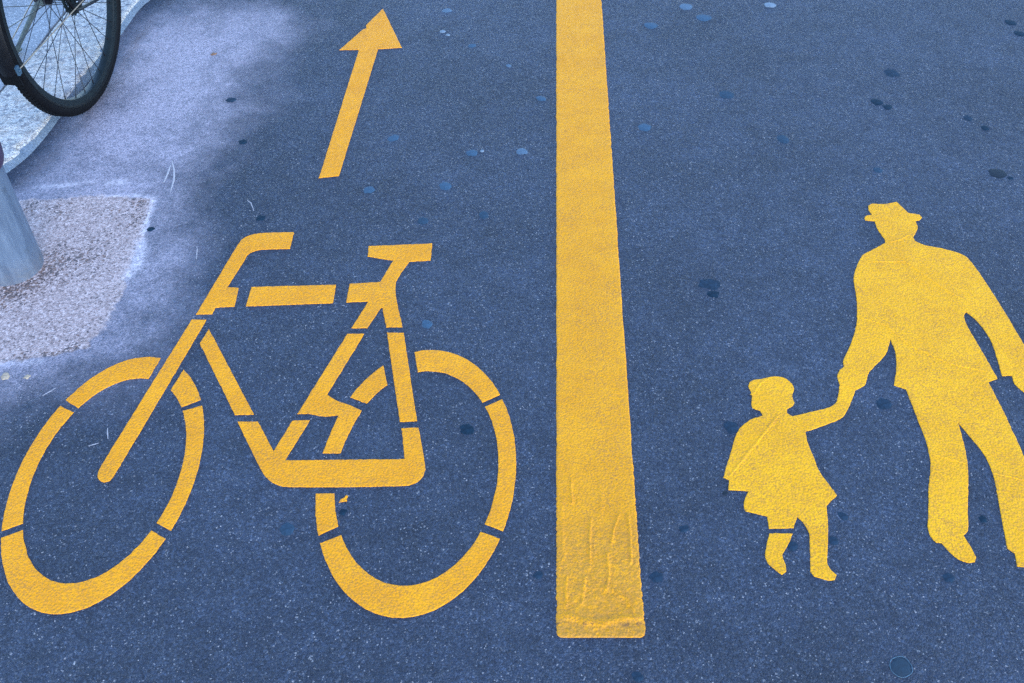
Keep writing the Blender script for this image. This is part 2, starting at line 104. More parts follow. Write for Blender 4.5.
class MB:
    """collects verts and faces of ONE mesh object"""
    def __init__(s): s.v, s.f = [], []
    def tube(s, pts, r, seg=12, closed=False, cap=True):
        pts = [Vector(p) for p in pts]
        n = len(pts); rs = r if isinstance(r, (list, tuple)) else [r] * n
        b = len(s.v); prev = None
        for i, p in enumerate(pts):
            if closed: t = pts[(i + 1) % n] - pts[i - 1]
            else: t = pts[min(i + 1, n - 1)] - pts[max(i - 1, 0)]
            t.normalize()
            if prev is None:
                a = Vector((0, 0, 1)) if abs(t.z) < .9 else Vector((1, 0, 0))
                u = t.cross(a).normalized()
            else:
                u = (prev - t * prev.dot(t)).normalized()
            prev = u; w = t.cross(u)
            for k in range(seg):
                a = 2 * PI * k / seg
                s.v.append(p + (u * math.cos(a) + w * math.sin(a)) * rs[i])
        m = n if closed else n - 1
        for i in range(m):
            for k in range(seg):
                a, c = b + i * seg, b + ((i + 1) % n) * seg
                s.f.append((a + k, a + (k + 1) % seg, c + (k + 1) % seg, c + k))
        if cap and not closed:
            s.f.append(tuple(b + k for k in range(seg))[::-1])
            s.f.append(tuple(b + (n - 1) * seg + k for k in range(seg)))
        return s
    def ring(s, prof, n=96, a0=0., a1=2 * PI, place=None):
        """sweep a closed (radius, side) profile about the wheel axis"""
        full = abs(a1 - a0 - 2 * PI) < 1e-6
        b = len(s.v); m = len(prof); cnt = n if full else n + 1
        for i in range(cnt):
            a = a0 + (a1 - a0) * i / n
            for r, y in prof: s.v.append(Vector((r * math.cos(a), y, r * math.sin(a))))
        for i in range(n):
            j = (i + 1) % cnt
            for k in range(m):
                s.f.append((b + i * m + k, b + i * m + (k + 1) % m, b + j * m + (k + 1) % m, b + j * m + k))
        if not full:
            s.f.append(tuple(b + k for k in range(m))[::-1])
            s.f.append(tuple(b + n * m + k for k in range(m)))
        return s
    def box(s, c, sx, sy, sz, rot=None):
        b = len(s.v)
        for x in (-1, 1):
            for y in (-1, 1):
                for z in (-1, 1):
                    p = Vector((x * sx / 2, y * sy / 2, z * sz / 2))
                    if rot: p = rot @ p
                    s.v.append(Vector(c) + p)
        for f in ((0, 1, 3, 2), (4, 6, 7, 5), (0, 4, 5, 1), (2, 3, 7, 6), (0, 2, 6, 4), (1, 5, 7, 3)):
            s.f.append(tuple(b + i for i in f))
        return s
    def move(s, M, start=0):
        for i in range(start, len(s.v)): s.v[i] = M @ s.v[i]
        return s
    def build(s, name, mat, parent=None, smooth=True):
        me = bpy.data.meshes.new(name)
        me.from_pydata([tuple(v) for v in s.v], [], s.f)
        bm = bmesh.new(); bm.from_mesh(me)
        bmesh.ops.recalc_face_normals(bm, faces=bm.faces)
        bm.to_mesh(me); bm.free()
        o = link(name, me, mat, parent, smooth)
        if smooth:
            try: me.set_sharp_from_angle(angle=math.radians(38))
            except Exception: pass
        return o

# ------------------------------------------------------------------ node helpers
class NT:
    def __init__(s, name):
        s.m = bpy.data.materials.new(name); s.m.use_nodes = True
        s.t = s.m.node_tree; s.t.nodes.clear()
        s.out = s.t.nodes.new('ShaderNodeOutputMaterial')
        s.b = s.t.nodes.new('ShaderNodeBsdfPrincipled')
        s.t.links.new(s.b.outputs[0], s.out.inputs[0])
        g = s.t.nodes.new('ShaderNodeNewGeometry'); s.pos = g.outputs['Position']
    def L(s, a, b): s.t.links.new(a, b)
    def put(s, sock, v):
        if hasattr(v, 'links') or hasattr(v, 'is_linked'): s.L(v, sock)
        elif isinstance(v, (tuple, list)) and len(v) == 3 and sock.type == 'RGBA': sock.default_value = (*v, 1)
        else: sock.default_value = v
    def obj(s):
        n = s.t.nodes.new('ShaderNodeTexCoord'); return n.outputs['Object']
    def noise(s, scale, detail=3, rough=.55, vec=None, dist=0.):
        n = s.t.nodes.new('ShaderNodeTexNoise'); s.put(n.inputs['Vector'], vec or s.pos)
        n.inputs['Scale'].default_value = scale; n.inputs['Detail'].default_value = detail
        n.inputs['Roughness'].default_value = rough; n.inputs['Distortion'].default_value = dist
        return n.outputs['Fac']
    def vor(s, scale, vec=None, feature='F1'):
        n = s.t.nodes.new('ShaderNodeTexVoronoi'); s.put(n.inputs['Vector'], vec or s.pos)
        n.feature = feature; n.inputs['Scale'].default_value = scale
        return n.outputs['Distance'], n.outputs.get('Color') if feature != 'DISTANCE_TO_EDGE' else None
    def sep(s, c):
        n = s.t.nodes.new('ShaderNodeSeparateColor'); s.L(c, n.inputs[0]); return n.outputs
    def ramp(s, f, stops, interp='LINEAR'):
        n = s.t.nodes.new('ShaderNodeValToRGB'); s.put(n.inputs[0], f)
        e = n.color_ramp.elements; n.color_ramp.interpolation = interp
        while len(e) < len(stops): e.new(.5)
        for k, (p, c) in enumerate(stops):
            e[k].position = p
            e[k].color = (c, c, c, 1) if isinstance(c, (int, float)) else (*c, 1)
        return n.outputs[0]
    def mix(s, f, a, b, mode='MIX'):
        n = s.t.nodes.new('ShaderNodeMix'); n.data_type = 'RGBA'; n.blend_type = mode
        s.put(n.inputs[0], f); s.put(n.inputs[6], a); s.put(n.inputs[7], b)
        return n.outputs[2]
    def math(s, op, a, b=0., c=0., clamp=False):
        n = s.t.nodes.new('ShaderNodeMath'); n.operation = op; n.use_clamp = clamp
        s.put(n.inputs[0], a); s.put(n.inputs[1], b); s.put(n.inputs[2], c)
        return n.outputs[0]
    def attr(s, name):
        n = s.t.nodes.new('ShaderNodeAttribute'); n.attribute_name = name; return n.outputs['Fac']
    def bump(s, h, strength, dist, normal=None):
        n = s.t.nodes.new('ShaderNodeBump'); n.inputs['Strength'].default_value = strength
        n.inputs['Distance'].default_value = dist; s.L(h, n.inputs['Height'])
        if normal: s.L(normal, n.inputs['Normal'])
        return n.outputs[0]
    def fin(s, base, rough=.8, normal=None, metal=0., spec=.5):
        s.put(s.b.inputs['Base Color'], base); s.put(s.b.inputs['Roughness'], rough)
        s.put(s.b.inputs['Metallic'], metal); s.put(s.b.inputs['Specular IOR Level'], spec)
        if normal: s.L(normal, s.b.inputs['Normal'])
        return s.m

# ------------------------------------------------------------------ materials
def m_ground():
    n = NT('asphalt')
    d1, c1 = n.vor(235); r1 = n.sep(c1)
    d2, c2 = n.vor(520); r2 = n.sep(c2)
    big = n.noise(2.2, 4, .6); mid = n.noise(14, 4, .6)
    # binder with dark and light stones
    stones = n.ramp(r1[0], [(0, (.030, .033, .042)), (.45, (.052, .057, .070)), (.80, (.082, .088, .104)), (.95, (.13, .135, .15)), (1, (.20, .20, .21))])
    fines = n.ramp(r2[1], [(0, (.026, .029, .037)), (.55, (.050, .055, .067)), (.85, (.105, .11, .122)), (1, (.24, .24, .245))])
    base = n.mix(.45, stones, fines)
    warm = n.ramp(r1[2], [(.0, (1.1, 1.0, .90)), (.5, (1, 1, 1)), (1, (.92, 1.0, 1.10))])
    base = n.mix(.8, base, warm, 'MULTIPLY')
    base = n.mix(1., base, n.ramp(big, [(.28, .70), (.72, 1.22)]), 'MULTIPLY')
    base = n.mix(.8, base, n.ramp(mid, [(.25, .70), (.75, 1.28)]), 'MULTIPLY')
    # worn smears
    sm = n.ramp(n.noise(5.5, 6, .7, dist=.6), [(.56, 0.), (.72, 1.)])
    base = n.mix(n.math('MULTIPLY', sm, .30), base, (.10, .103, .115))
    dk = n.math('MULTIPLY', n.ramp(n.noise(17, 4, .65), [(.55, 0.), (.72, 1.)]), .55)
    base = n.mix(dk, base, (.03, .034, .044))
    base = n.mix(1., base, (.405, .485, .615), 'MULTIPLY')
    spk = n.math('GREATER_THAN', r2[0], .983); spk2 = n.math('GREATER_THAN', n.sep(n.vor(330)[1])[0]  , .990)
    spk = n.math('MULTIPLY', n.math('MAXIMUM', spk, spk2), n.math('MULTIPLY', n.ramp(r2[2], [(0, .05), (1, .9)]), n.ramp(n.noise(8, 3), [(.3, .45), (.7, 1.)])))
    base = n.mix(spk, base, (.36, .33, .31))
    # pale dust with a grain that follows the stones
    dn = n.noise(60, 5, .7); dn2 = n.noise(7, 5, .65, dist=.4)
    dn3 = n.noise(2.6, 3, .5); dn4 = n.noise(24, 5, .7, dist=.3)
    dm = n.math('ADD', n.attr('dust'), n.math('MULTIPLY_ADD', dn3, .9, -.45)); dm = n.math('ADD', dm, n.math('MULTIPLY_ADD', dn2, 1.1, -.55)); dm = n.math('ADD', dm, n.math('MULTIPLY_ADD', dn4, .55, -.275))
    dm = n.math('MULTIPLY', n.ramp(dm, [(.08, 0.), (.5, .34), (1.05, .92)]), n.ramp(n.attr('dust'), [(0, 0.), (.45, 1.)]))
    dm = n.math('MULTIPLY', dm, n.ramp(dn, [(.25, .70), (.72, 1.12)]))
    dm = n.math('MULTIPLY', dm, n.ramp(r2[0], [(0, .45), (.7, 1.05), (1, 1.15)]))
    dm = n.math('MULTIPLY', dm, n.ramp(r1[1], [(0, .55), (.5, 1.06)]), clamp=True)
    base = n.mix(n.math('MULTIPLY', dm, .92), base, (.435, .37, .40))
    # gravelly worn patch
    g1, gc = n.vor(215); gr = n.sep(gc)
    gcol = n.ramp(gr[0], [(0, (.11, .080, .070)), (.3, (.32, .245, .225)), (.75, (.48, .385, .355)), (1, (.70, .60, .57))])
    gf, gfc = n.vor(330); gfr = n.sep(gfc)
    gcol = n.mix(.4, gcol, n.ramp(gfr[1], [(0, (.09, .065, .06)), (.4, (.34, .26, .24)), (1, (.61, .51, .49))]))
    gcol = n.mix(1., gcol, (.94, .86, .81), 'MULTIPLY')
    bs = n.math('MULTIPLY_ADD', n.attr('brown'), .62, .045)
    isb = n.math('LESS_THAN', n.math('MULTIPLY_ADD', n.noise(45, 3), .3, n.math('MULTIPLY', gr[1], .85)), n.math('ADD', bs, .10))
    bcol = n.ramp(gr[2], [(0, (.025, .020, .022)), (.5, (.075, .045, .032)), (1, (.17, .085, .05))])
    gcol = n.mix(n.math('MULTIPLY', isb, .85), gcol, bcol)
    pm = n.math('ADD', n.attr('patch'), n.math('MULTIPLY_ADD', dn, .7, -.35))
    pm = n.ramp(pm, [(.38, 0.), (.62, 1.)])
    base = n.mix(n.math('MULTIPLY', pm, .93), base, gcol)
    mt = n.math('MULTIPLY', n.attr('mortar'), n.ramp(n.noise(85, 5, .75), [(.38, 0.), (.58, 1.1)]), clamp=True)
    base = n.mix(n.math('MULTIPLY', mt, .85), base, (.62, .535, .53))
    dirt = n.math('MULTIPLY', n.attr('dirt'), n.ramp(n.noise(70, 4, .7), [(.35, .1), (.65, 1.)]), clamp=True)
    base = n.mix(n.math('MULTIPLY', dirt, .7), base, (.11, .070, .055))
    h = n.math('ADD', n.math('MULTIPLY', d1, -.8), n.math('MULTIPLY', d2, -.45))
    h = n.math('ADD', h, n.math('MULTIPLY', n.noise(30, 3), .35))
    h = n.math('MULTIPLY', h, n.math('MULTIPLY_ADD', dm, -.55, 1.))
    nb = n.bump(h, .75, .0035)
    return n.fin(base, n.math('MULTIPLY_ADD', r1[1], .25, .58), nb, spec=.36)

def m_paint(name, tint=1., green=1.):
    n = NT(name)
    d1, c1 = n.vor(215); r1 = n.sep(c1)
    big = n.noise(9, 4, .6); fine = n.noise(270, 3, .6); mid = n.noise(38, 4, .65)
    base = n.ramp(big, [(.3, (.76 * tint, .270 * tint * green, .008)), (.7, (.86 * tint, .325 * tint * green, .010))])
    base = n.mix(.6, base, n.ramp(mid, [(.25, (.88, .86, .80)), (.7, (1.04, 1.05, 1.1))]), 'MULTIPLY')
    # grime caught in the pits between the stones
    pit = n.math('MULTIPLY', n.ramp(fine, [(.46, 0.), (.60, 1.)]), n.ramp(n.noise(12, 4, .65), [(.30, .42), (.66, 1.)]))
    base = n.mix(n.math('MULTIPLY', pit, .66), base, (.36, .155, .040))
    worn = n.math('MULTIPLY', n.ramp(n.noise(400, 2, .5), [(.60, 0.), (.68, 1.)]), n.ramp(n.noise(13, 4, .65), [(.44, 0.), (.66, 1.)]))
    base = n.mix(n.math('MULTIPLY', worn, .55), base, (.10, .065, .045))
    sc = n.ramp(n.noise(6, 5, .7, dist=1.2), [(.66, 0.), (.74, 1.)])
    base = n.mix(n.math('MULTIPLY', sc, .18), base, (.46, .235, .06))
    wr = n.attr('wear')
    wp = n.math('MULTIPLY', wr, n.ramp(n.noise(120, 5, .7), [(.40, 0.), (.54, 1.)]))
    base = n.mix(n.math('MULTIPLY', wp, .72), base, (.44, .195, .035))
    wk = n.math('MULTIPLY', n.attr('crack'), n.ramp(n.noise(140, 4, .65), [(.50, 0.), (.56, 1.)]))
    base = n.mix(n.math('MULTIPLY', wk, .85), base, (.07, .045, .035))
    h = n.math('ADD', n.math('MULTIPLY', d1, -.9), n.math('MULTIPLY', fine, .55))
    h = n.math('ADD', h, n.math('MULTIPLY', mid, .4))
    nb = n.bump(h, .58, .0026)
    return n.fin(base, n.math('MULTIPLY_ADD', fine, .25, .52), nb, spec=.10)

def m_granite():
    n = NT('granite')
    d1, c1 = n.vor(170); r = n.sep(c1); d2, c2 = n.vor(75); q = n.sep(c2)
    c = n.ramp(r[0], [(0, (.15, .14, .14)), (.25, (.42, .38, .33)), (.7, (.60, .54, .47)), (1, (.74, .68, .60))])
    c = n.mix(.35, c, n.ramp(q[1], [(0, (.26, .24, .22)), (.5, (.52, .47, .41)), (1, (.70, .64, .56))]))
    c = n.mix(n.math('MULTIPLY', n.ramp(n.noise(48, 5, .7), [(.52, 0.), (.60, 1.)]), .75), c, (.15, .145, .16))
    c = n.mix(n.math('MULTIPLY', n.ramp(n.noise(22, 4, .6), [(.5, 0.), (.7, 1.)]), .45), c, (.50, .40, .30))
    h = n.math('ADD', n.noise(48, 6, .7), n.math('MULTIPLY', d1, -.25))
    return n.fin(c, .8, n.bump(h, 1., .012), spec=.4)

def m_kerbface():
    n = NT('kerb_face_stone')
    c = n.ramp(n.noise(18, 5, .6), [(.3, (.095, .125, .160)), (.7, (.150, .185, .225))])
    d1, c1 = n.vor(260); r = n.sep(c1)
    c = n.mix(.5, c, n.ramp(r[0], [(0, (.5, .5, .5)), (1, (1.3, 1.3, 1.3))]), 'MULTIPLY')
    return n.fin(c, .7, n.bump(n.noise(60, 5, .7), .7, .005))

def m_pavement():
    n = NT('pavement_asphalt')
    d1, c1 = n.vor(240); r = n.sep(c1)
    c = n.ramp(r[0], [(0, (.17, .18, .19)), (.8, (.26, .27, .28)), (1, (.42, .42, .42))])
    c = n.mix(.6, c, n.ramp(n.noise(7, 4), [(.3, (.75, .75, .75)), (.7, (1.2, 1.2, 1.2))]), 'MULTIPLY')
    return n.fin(c, .8, n.bump(d1, .5, .003))

def m_flat(name, c, rough=.6, var=.25, scale=60, bump=0., metal=0., spec=.5):
    n = NT(name)
    lo = tuple(x * (1 - var) for x in c); hi = tuple(min(1, x * (1 + var)) for x in c)
    v = n.noise(scale, 4, .6, n.obj())
    base = n.ramp(v, [(.3, lo), (.7, hi)])
    nb = n.bump(v, bump, .002) if bump else None
    return n.fin(base, n.math('MULTIPLY_ADD', v, .2, rough - .1), nb, metal, spec)

def m_steel():
    n = NT('galvanised_steel')
    tc = n.obj(); mp = n.t.nodes.new('ShaderNodeMapping'); n.L(tc, mp.inputs[0]); mp.inputs['Scale'].default_value = (1, 1, .12)
    st = n.noise(55, 5, .65, mp.outputs[0]); sp = n.noise(26, 4, .6, tc)
    d, c = n.vor(42, mp.outputs[0]); r = n.sep(c)
    base = n.ramp(st, [(.3, (.060, .084, .122)), (.7, (.122, .156, .205))])
    base = n.mix(.5, base, n.ramp(r[0], [(0, (.82, .84, .86)), (1, (1.15, 1.14, 1.12))]), 'MULTIPLY')
    base = n.mix(n.math('MULTIPLY', n.ramp(sp, [(.56, 0.), (.72, 1.)]), .5), base, (.055, .066, .07))
    # splash dirt on the lowest few centimetres
    z = n.t.nodes.new('ShaderNodeSeparateXYZ'); n.L(tc, z.inputs[0])
    low = n.math('SUBTRACT', 1., n.math('DIVIDE', z.outputs[2], .07), clamp=True)
    low = n.math('MULTIPLY', low, n.ramp(n.noise(70, 4, .7, tc), [(.3, .2), (.7, 1.)]), clamp=True)
    base = n.mix(n.math('MULTIPLY', low, .6), base, (.16, .135, .125))
    return n.fin(base, n.math('MULTIPLY_ADD', st, .25, .38), n.bump(st, .15, .001), n.math('MULTIPLY_ADD', low, -.15, .18))

M = dict(
    ground=m_ground(), paint=m_paint('yellow_road_paint'), seam=m_paint('yellow_paint_seam', 1.08, 1.15), stripe=m_paint('yellow_stripe_paint', .94, 1.05), fresh=m_paint('yellow_road_paint_bright', 1.03, 1.17),
    granite=m_granite(), face=m_kerbface(), pavement=m_pavement(), steel=m_steel(),
    collar=m_flat('collar_rubber', (.040, .024, .050), .5, .25, 40, 0, 0, .3),
    joint=m_flat('joint_dirt', (.11, .105, .11), .9, .4, 40),
    rubber=m_flat('tyre_rubber', (.0025, .0025, .003), .6, .35, 45, .15, 0, .12),
    blackmetal=m_flat('black_rim_metal', (.006, .010, .011), .5, .2, 30, 0, 0, .2),
    plastic=m_flat('black_plastic', (.0025, .0025, .0035), .45, .3, 30, 0, 0, .25),
    spoke=m_flat('spoke_dark_steel', (.03, .03, .033), .4, .2, 30, 0, .6), kick=m_flat('kickstand_metal', (.10, .12, .11), .45, .3, 40, 0, .4),
    chrome=m_flat('spoke_steel', (.16, .16, .17), .35, .1, 30, 0, .9),
    brass=m_flat('stay_steel', (.26, .20, .14), .4, .15, 30, 0, .6),
    clip=m_flat('clip_grey_blue', (.03, .065, .095), .45, .2, 30),
    frame=m_flat('dark_frame_lacquer', (.020, .022, .030), .25, .2, 12),
    leather=m_flat('saddle_vinyl', (.020, .018, .018), .5, .3, 90, .2),
    chalk=m_flat('chalk', (.34, .31, .30), .9, .25, 250, .3),
    amber=m_flat('amber_reflector', (.60, .17, .02), .2, .2, 80),
)
GUM = dict(
    dark=m_flat('gum_dark', (.006, .019, .031), .75, .45, 90, .4, spec=.16), black=m_flat('gum_black', (.006, .011, .016), .7, .35, 120, .4, spec=.3),
    faint=m_flat('gum_faint', (.019, .042, .064), .8, .35, 120, .5, spec=.25), dim=m_flat('gum_dim', (.013, .028, .044), .85, .45, 110, .6, spec=.2), blue=m_flat('gum_blue', (.022, .058, .092), .75, .3, 120, .4),
    pale=m_flat('gum_pale', (.060, .100, .135), .75, .25, 120, .4), white=m_flat('gum_white', (.13, .165, .19), .7, .3, 160, .4),
    ring=m_flat('gum_rimmed', (.005, .020, .032), .7, .3, 120, .4), rim=m_flat('gum_rim', (.045, .085, .11), .8, .5, 160, .4),
    brown=m_flat('rust', (.20, .10, .05), .9, .3, 200), tan=m_flat('tan_grit', (.34, .25, .16), .9, .35, 200, .4),
)

# ------------------------------------------------------------------ ground masks
def sdist(P, poly):
    """signed distance to a polygon, positive inside"""
    a = np.array(poly); b = np.roll(a, -1, 0)
    best = np.full(len(P), 1e9); inside = np.zeros(len(P), bool)
    for p, q in zip(a, b):
        ab = q - p; t = np.clip(((P - p) @ ab) / (ab @ ab), 0, 1)
        best = np.minimum(best, np.hypot(*(P - p - t[:, None] * ab).T))
        cond = ((p[1] > P[:, 1]) != (q[1] > P[:, 1]))
        with np.errstate(divide='ignore', invalid='ignore'):
            xi = (q[0] - p[0]) * (P[:, 1] - p[1]) / (q[1] - p[1]) + p[0]
        inside ^= cond & (P[:, 0] < xi)
    return np.where(inside, best, -best)

def ldist(P, line):
    best = np.full(len(P), 1e9)
    for p, q in zip(np.array(line[:-1]), np.array(line[1:])):
        ab = q - p; t = np.clip(((P - p) @ ab) / (ab @ ab), 0, 1)
        best = np.minimum(best, np.hypot(*(P - p - t[:, None] * ab).T))
    return best

def smooth(x, a, b):
    t = np.clip((x - a) / (b - a), 0, 1); return t * t * (3 - 2 * t)

def wob(P, s, seed):
    return np.array([noise.noise((x * s + seed, y * s - seed, seed * .37)) for x, y in P])

# kerb centre line, carried on beyond the picture at both ends
kerb_line = [(-9, 1.62), (-4, 1.68), (-2.1, 1.75), (-1.75, 1.82), (-1.54, 1.92), (-1.425, 2.03), (-1.362, 2.13)] + [tuple(p) for p in D['kerb']] \
    + [(-1.18, 3.25), (-1.16, 3.9), (-1.09, 6), (-.9, 12), (.7, 60)]

def build_ground():
    xs = np.concatenate([[-120, -40, -15, -6, -3.5, -2.4, -1.95], np.arange(-1.8, -.3, .0075), np.arange(-.3, 1.9, .03), [2.2, 3, 5, 12, 40, 120]])
    ys = np.concatenate([[-60, -20, -8, -3, -1, 0, .4], np.arange(.6, 1.3, .04), np.arange(1.3, 3.3, .0075), [3.4, 3.6, 4, 5, 7, 12, 25, 60, 200]])
    X, Y = np.meshgrid(xs, ys); nx, ny = len(xs), len(ys)
    P = np.stack([X.ravel(), Y.ravel()], -1)
    near = (P[:, 0] > -1.9) & (P[:, 0] < .3) & (P[:, 1] > 1.2) & (P[:, 1] < 3.4)
    Q = P[near]
    w1, w2, w3 = wob(Q, 4, 3), wob(Q, 15, 8), wob(Q, 45, 11)
    Z = lambda: np.zeros(len(P))
    dust, patch, mortar, brown, dirt = Z(), Z(), Z(), Z(), Z()
    sd = sdist(Q, D['dust'])
    dust[near] = smooth(sd + .06 * w1 + .02 * w2, -.34, .22)
    # the strip along the kerb foot was washed clean
    kd = ldist(Q, kerb_line)
    dust[near] *= .50 + .50 * smooth(kd + .02 * w2, .02, .13)
    dirt[near] = np.exp(-((kd - .075 - .01 * w2) / .014) ** 2) * np.clip(.55 + w1, 0, 1) * (Q[:, 1] > 2.0)
    sp = sdist(Q, D['patch'])
    patch[near] = smooth(sp + .010 * w2 + .010 * w3, -.025, .02)
    m = np.zeros(len(Q))
    for k, l in enumerate(D['mortar']):
        wd = (.0045, .0055, .013, .008, .009, .009)[k]; st = (.9, 1.1, .95, .75, .8, .5)[k]
        m = np.maximum(m, st * np.exp(-((ldist(Q, l) + .004 * w3 + .006 * w2) / wd) ** 2))
    mortar[near] = m
    b = np.zeros(len(Q))
    for k, p in enumerate(D['brown']):
        s = (.035, .035, .04, .05, .06, .025, .03, .04, .045, .02, .022, .025, .05)[k]
        a = (1, 1, 1, .75, .5, .6, .4, .5, .4, 1, 1, .9, .6)[k]
        b = np.maximum(b, a * np.exp(-(np.hypot(Q[:, 0] - p[0], Q[:, 1] - p[1]) / s) ** 2))
    brown[near] = b
    faces = []
    for j in range(ny - 1):
        for i in range(nx - 1):
            a = j * nx + i; faces.append((a, a + 1, a + nx + 1, a + nx))
    o = mesh('road', np.column_stack([P, np.zeros(len(P))]), faces, M['ground'])
    for nm, arr in (('dust', dust), ('patch', patch), ('mortar', mortar), ('brown', brown), ('dirt', dirt)):
        at = o.data.attributes.new(nm, 'FLOAT', 'POINT'); at.data.foreach_set('value', arr.astype(np.float32))
    tag(o, 'dark blue grey asphalt path, dusty and pale beside the kerb', kind='structure')
build_ground()

# ------------------------------------------------------------------ kerb and pavement
def resample(line, step, lo, hi):
    """Catmull-Rom line, fine between y/x limits near the camera"""
    pts = [Vector((*p, 0)) for p in line]; out = []
    for i in range(len(pts) - 1):
        p0, p1, p2, p3 = pts[max(i - 1, 0)], pts[i], pts[i + 1], pts[min(i + 2, len(pts) - 1)]
        L = (p2 - p1).length
        n = max(1, int(L / (step if L < 1.2 else .5)))
        m1 = (p2 - p0).normalized() * L if i > 0 else p2 - p1
        m2 = (p3 - p1).normalized() * L
        for k in range(n):
            t = k / n; h = (2*t**3-3*t**2+1, t**3-2*t**2+t, -2*t**3+3*t**2, t**3-t**2)
            out.append(p1 * h[0] + m1 * h[1] + p2 * h[2] + m2 * h[3])
    out.append(pts[-1]); return out

KH = .024
def build_kerb():
    pts = resample(kerb_line, .008, 0, 0)
    N = len(pts); nor = []
    for i in range(N):
        t = pts[min(i + 1, N - 1)] - pts[max(i - 1, 0)]; t.normalize()
        nor.append(Vector((-t.y, t.x, 0)))                     # towards the pavement
    # (offset, height) profile: foot of the face, face, chipped arris, rough top, inner edge
    prof = [(-.012, -.02), (-.010, 0), (-.005, .006), (-.003, .012), (-.001, .017), (.003, .0215), (.009, .0238), (.018, KH)] + [(.018 + k * .0115, KH) for k in range(1, 16)] + [(.196, KH - .002), (.199, KH - .012), (.199, -.02)]
    v, m = [], len(prof)
    for i in range(N):
        for k, (o, z) in enumerate(prof):
            p = pts[i] + nor[i] * o
            q = Vector((p.x * 38, p.y * 38, z * 60))
            if 3 <= k <= 7:
                ch = max(0, noise.noise(Vector((p.x * 30, p.y * 30, 2.))) - .05) * .022 + noise.noise(q * 2) * .002
                p = p + nor[i] * ch * (1 if k < 7 else .4); z = z - ch * .35 * (1 if k >= 5 else .3)
            elif 7 < k < m - 3:
                z += noise.noise(q) * .0035 + noise.noise(q * 2.3) * .002
            v.append((p.x, p.y, z))
    faces, mi = [], []
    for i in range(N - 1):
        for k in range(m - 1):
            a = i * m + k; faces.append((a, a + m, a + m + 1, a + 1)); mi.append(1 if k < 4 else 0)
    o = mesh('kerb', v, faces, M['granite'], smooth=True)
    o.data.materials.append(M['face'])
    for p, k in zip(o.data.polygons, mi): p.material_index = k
    tag(o, 'pale rough granite kerb under the parked bicycle wheel', kind='structure')
    # dirty joint behind the kerb stones, then the raised pavement
    v, f = [], []
    for i in range(N):
        for off in (.192, .218):
            p = pts[i] + nor[i] * off; v.append((p.x, p.y, KH - .008))
    for i in range(N - 1): f.append((2*i, 2*i+2, 2*i+3, 2*i+1))
    tag(mesh('pavement_joint', v, f, M['joint']), 'dark dirty joint between granite kerb and pavement', kind='structure')
    edge = []
    for i in range(0, N, 3):
        p = pts[i] + nor[i] * (.206 + .003 * noise.noise(pts[i] * 25)); edge.append(Vector((p.x, p.y, KH - .003)))
    poly = edge + [Vector((-80, 60, KH - .003)), Vector((-80, 1.9, KH - .003))]
    tris = tessellate_polygon([poly])
    v = [tuple(p) for p in poly]; f = [tuple(t) for t in tris]
    b = len(v); E_ = len(edge)
    v += [(p.x, p.y, KH - .02) for p in edge]
    f += [(i, i + 1, b + i + 1, b + i) for i in range(E_ - 1)]
    o = mesh('pavement', v, f, M['pavement'])
    bm = bmesh.new(); bm.from_mesh(o.data); bmesh.ops.recalc_face_normals(bm, faces=bm.faces)
    bm.faces.ensure_lookup_table()
    if bm.faces[0].normal.z < 0: bmesh.ops.reverse_faces(bm, faces=bm.faces)
    bm.to_mesh(o.data); bm.free()
    tag(o, 'grey raised pavement behind the granite kerb', kind='structure')
build_kerb()

# ------------------------------------------------------------------ road markings
TH = .0016
def smooth_outline(poly, corner=38., step=.006, wobble=.0006):
    pts = [Vector((*p, 0)) for p in poly]; n = len(pts)
    out = []
    def dirs(i):
        a = (pts[i] - pts[i - 1]); b = (pts[(i + 1) % n] - pts[i])
        ang = math.degrees(a.angle(b)) if a.length > 1e-6 and b.length > 1e-6 else 0
        if ang > corner: return a.normalized(), b.normalized()
        w = (a.normalized() * b.length + b.normalized() * a.length).normalized()
        return w, w
    dd = [dirs(i) for i in range(n)]
    for i in range(n):
        p, q = pts[i], pts[(i + 1) % n]; L = (q - p).length
        lim = lambda k: 1.4 * min((pts[k % n] - pts[k % n - 1]).length, (pts[(k + 1) % n] - pts[k % n]).length)
        m1, m2 = dd[i][1] * min(L, lim(i)), dd[(i + 1) % n][0] * min(L, lim(i + 1))
        k = max(1, int(L / step))
        for j in range(k):
            t = j / k; h = (2*t**3-3*t**2+1, t**3-2*t**2+t, -2*t**3+3*t**2, t**3-t**2)
            out.append(p * h[0] + m1 * h[1] + q * h[2] + m2 * h[3])
    for s in out:
        s.x += noise.noise((s.x * 130, s.y * 130, 1)) * wobble * 2; s.y += noise.noise((s.x * 130, s.y * 130, 7)) * wobble * 2
    return out

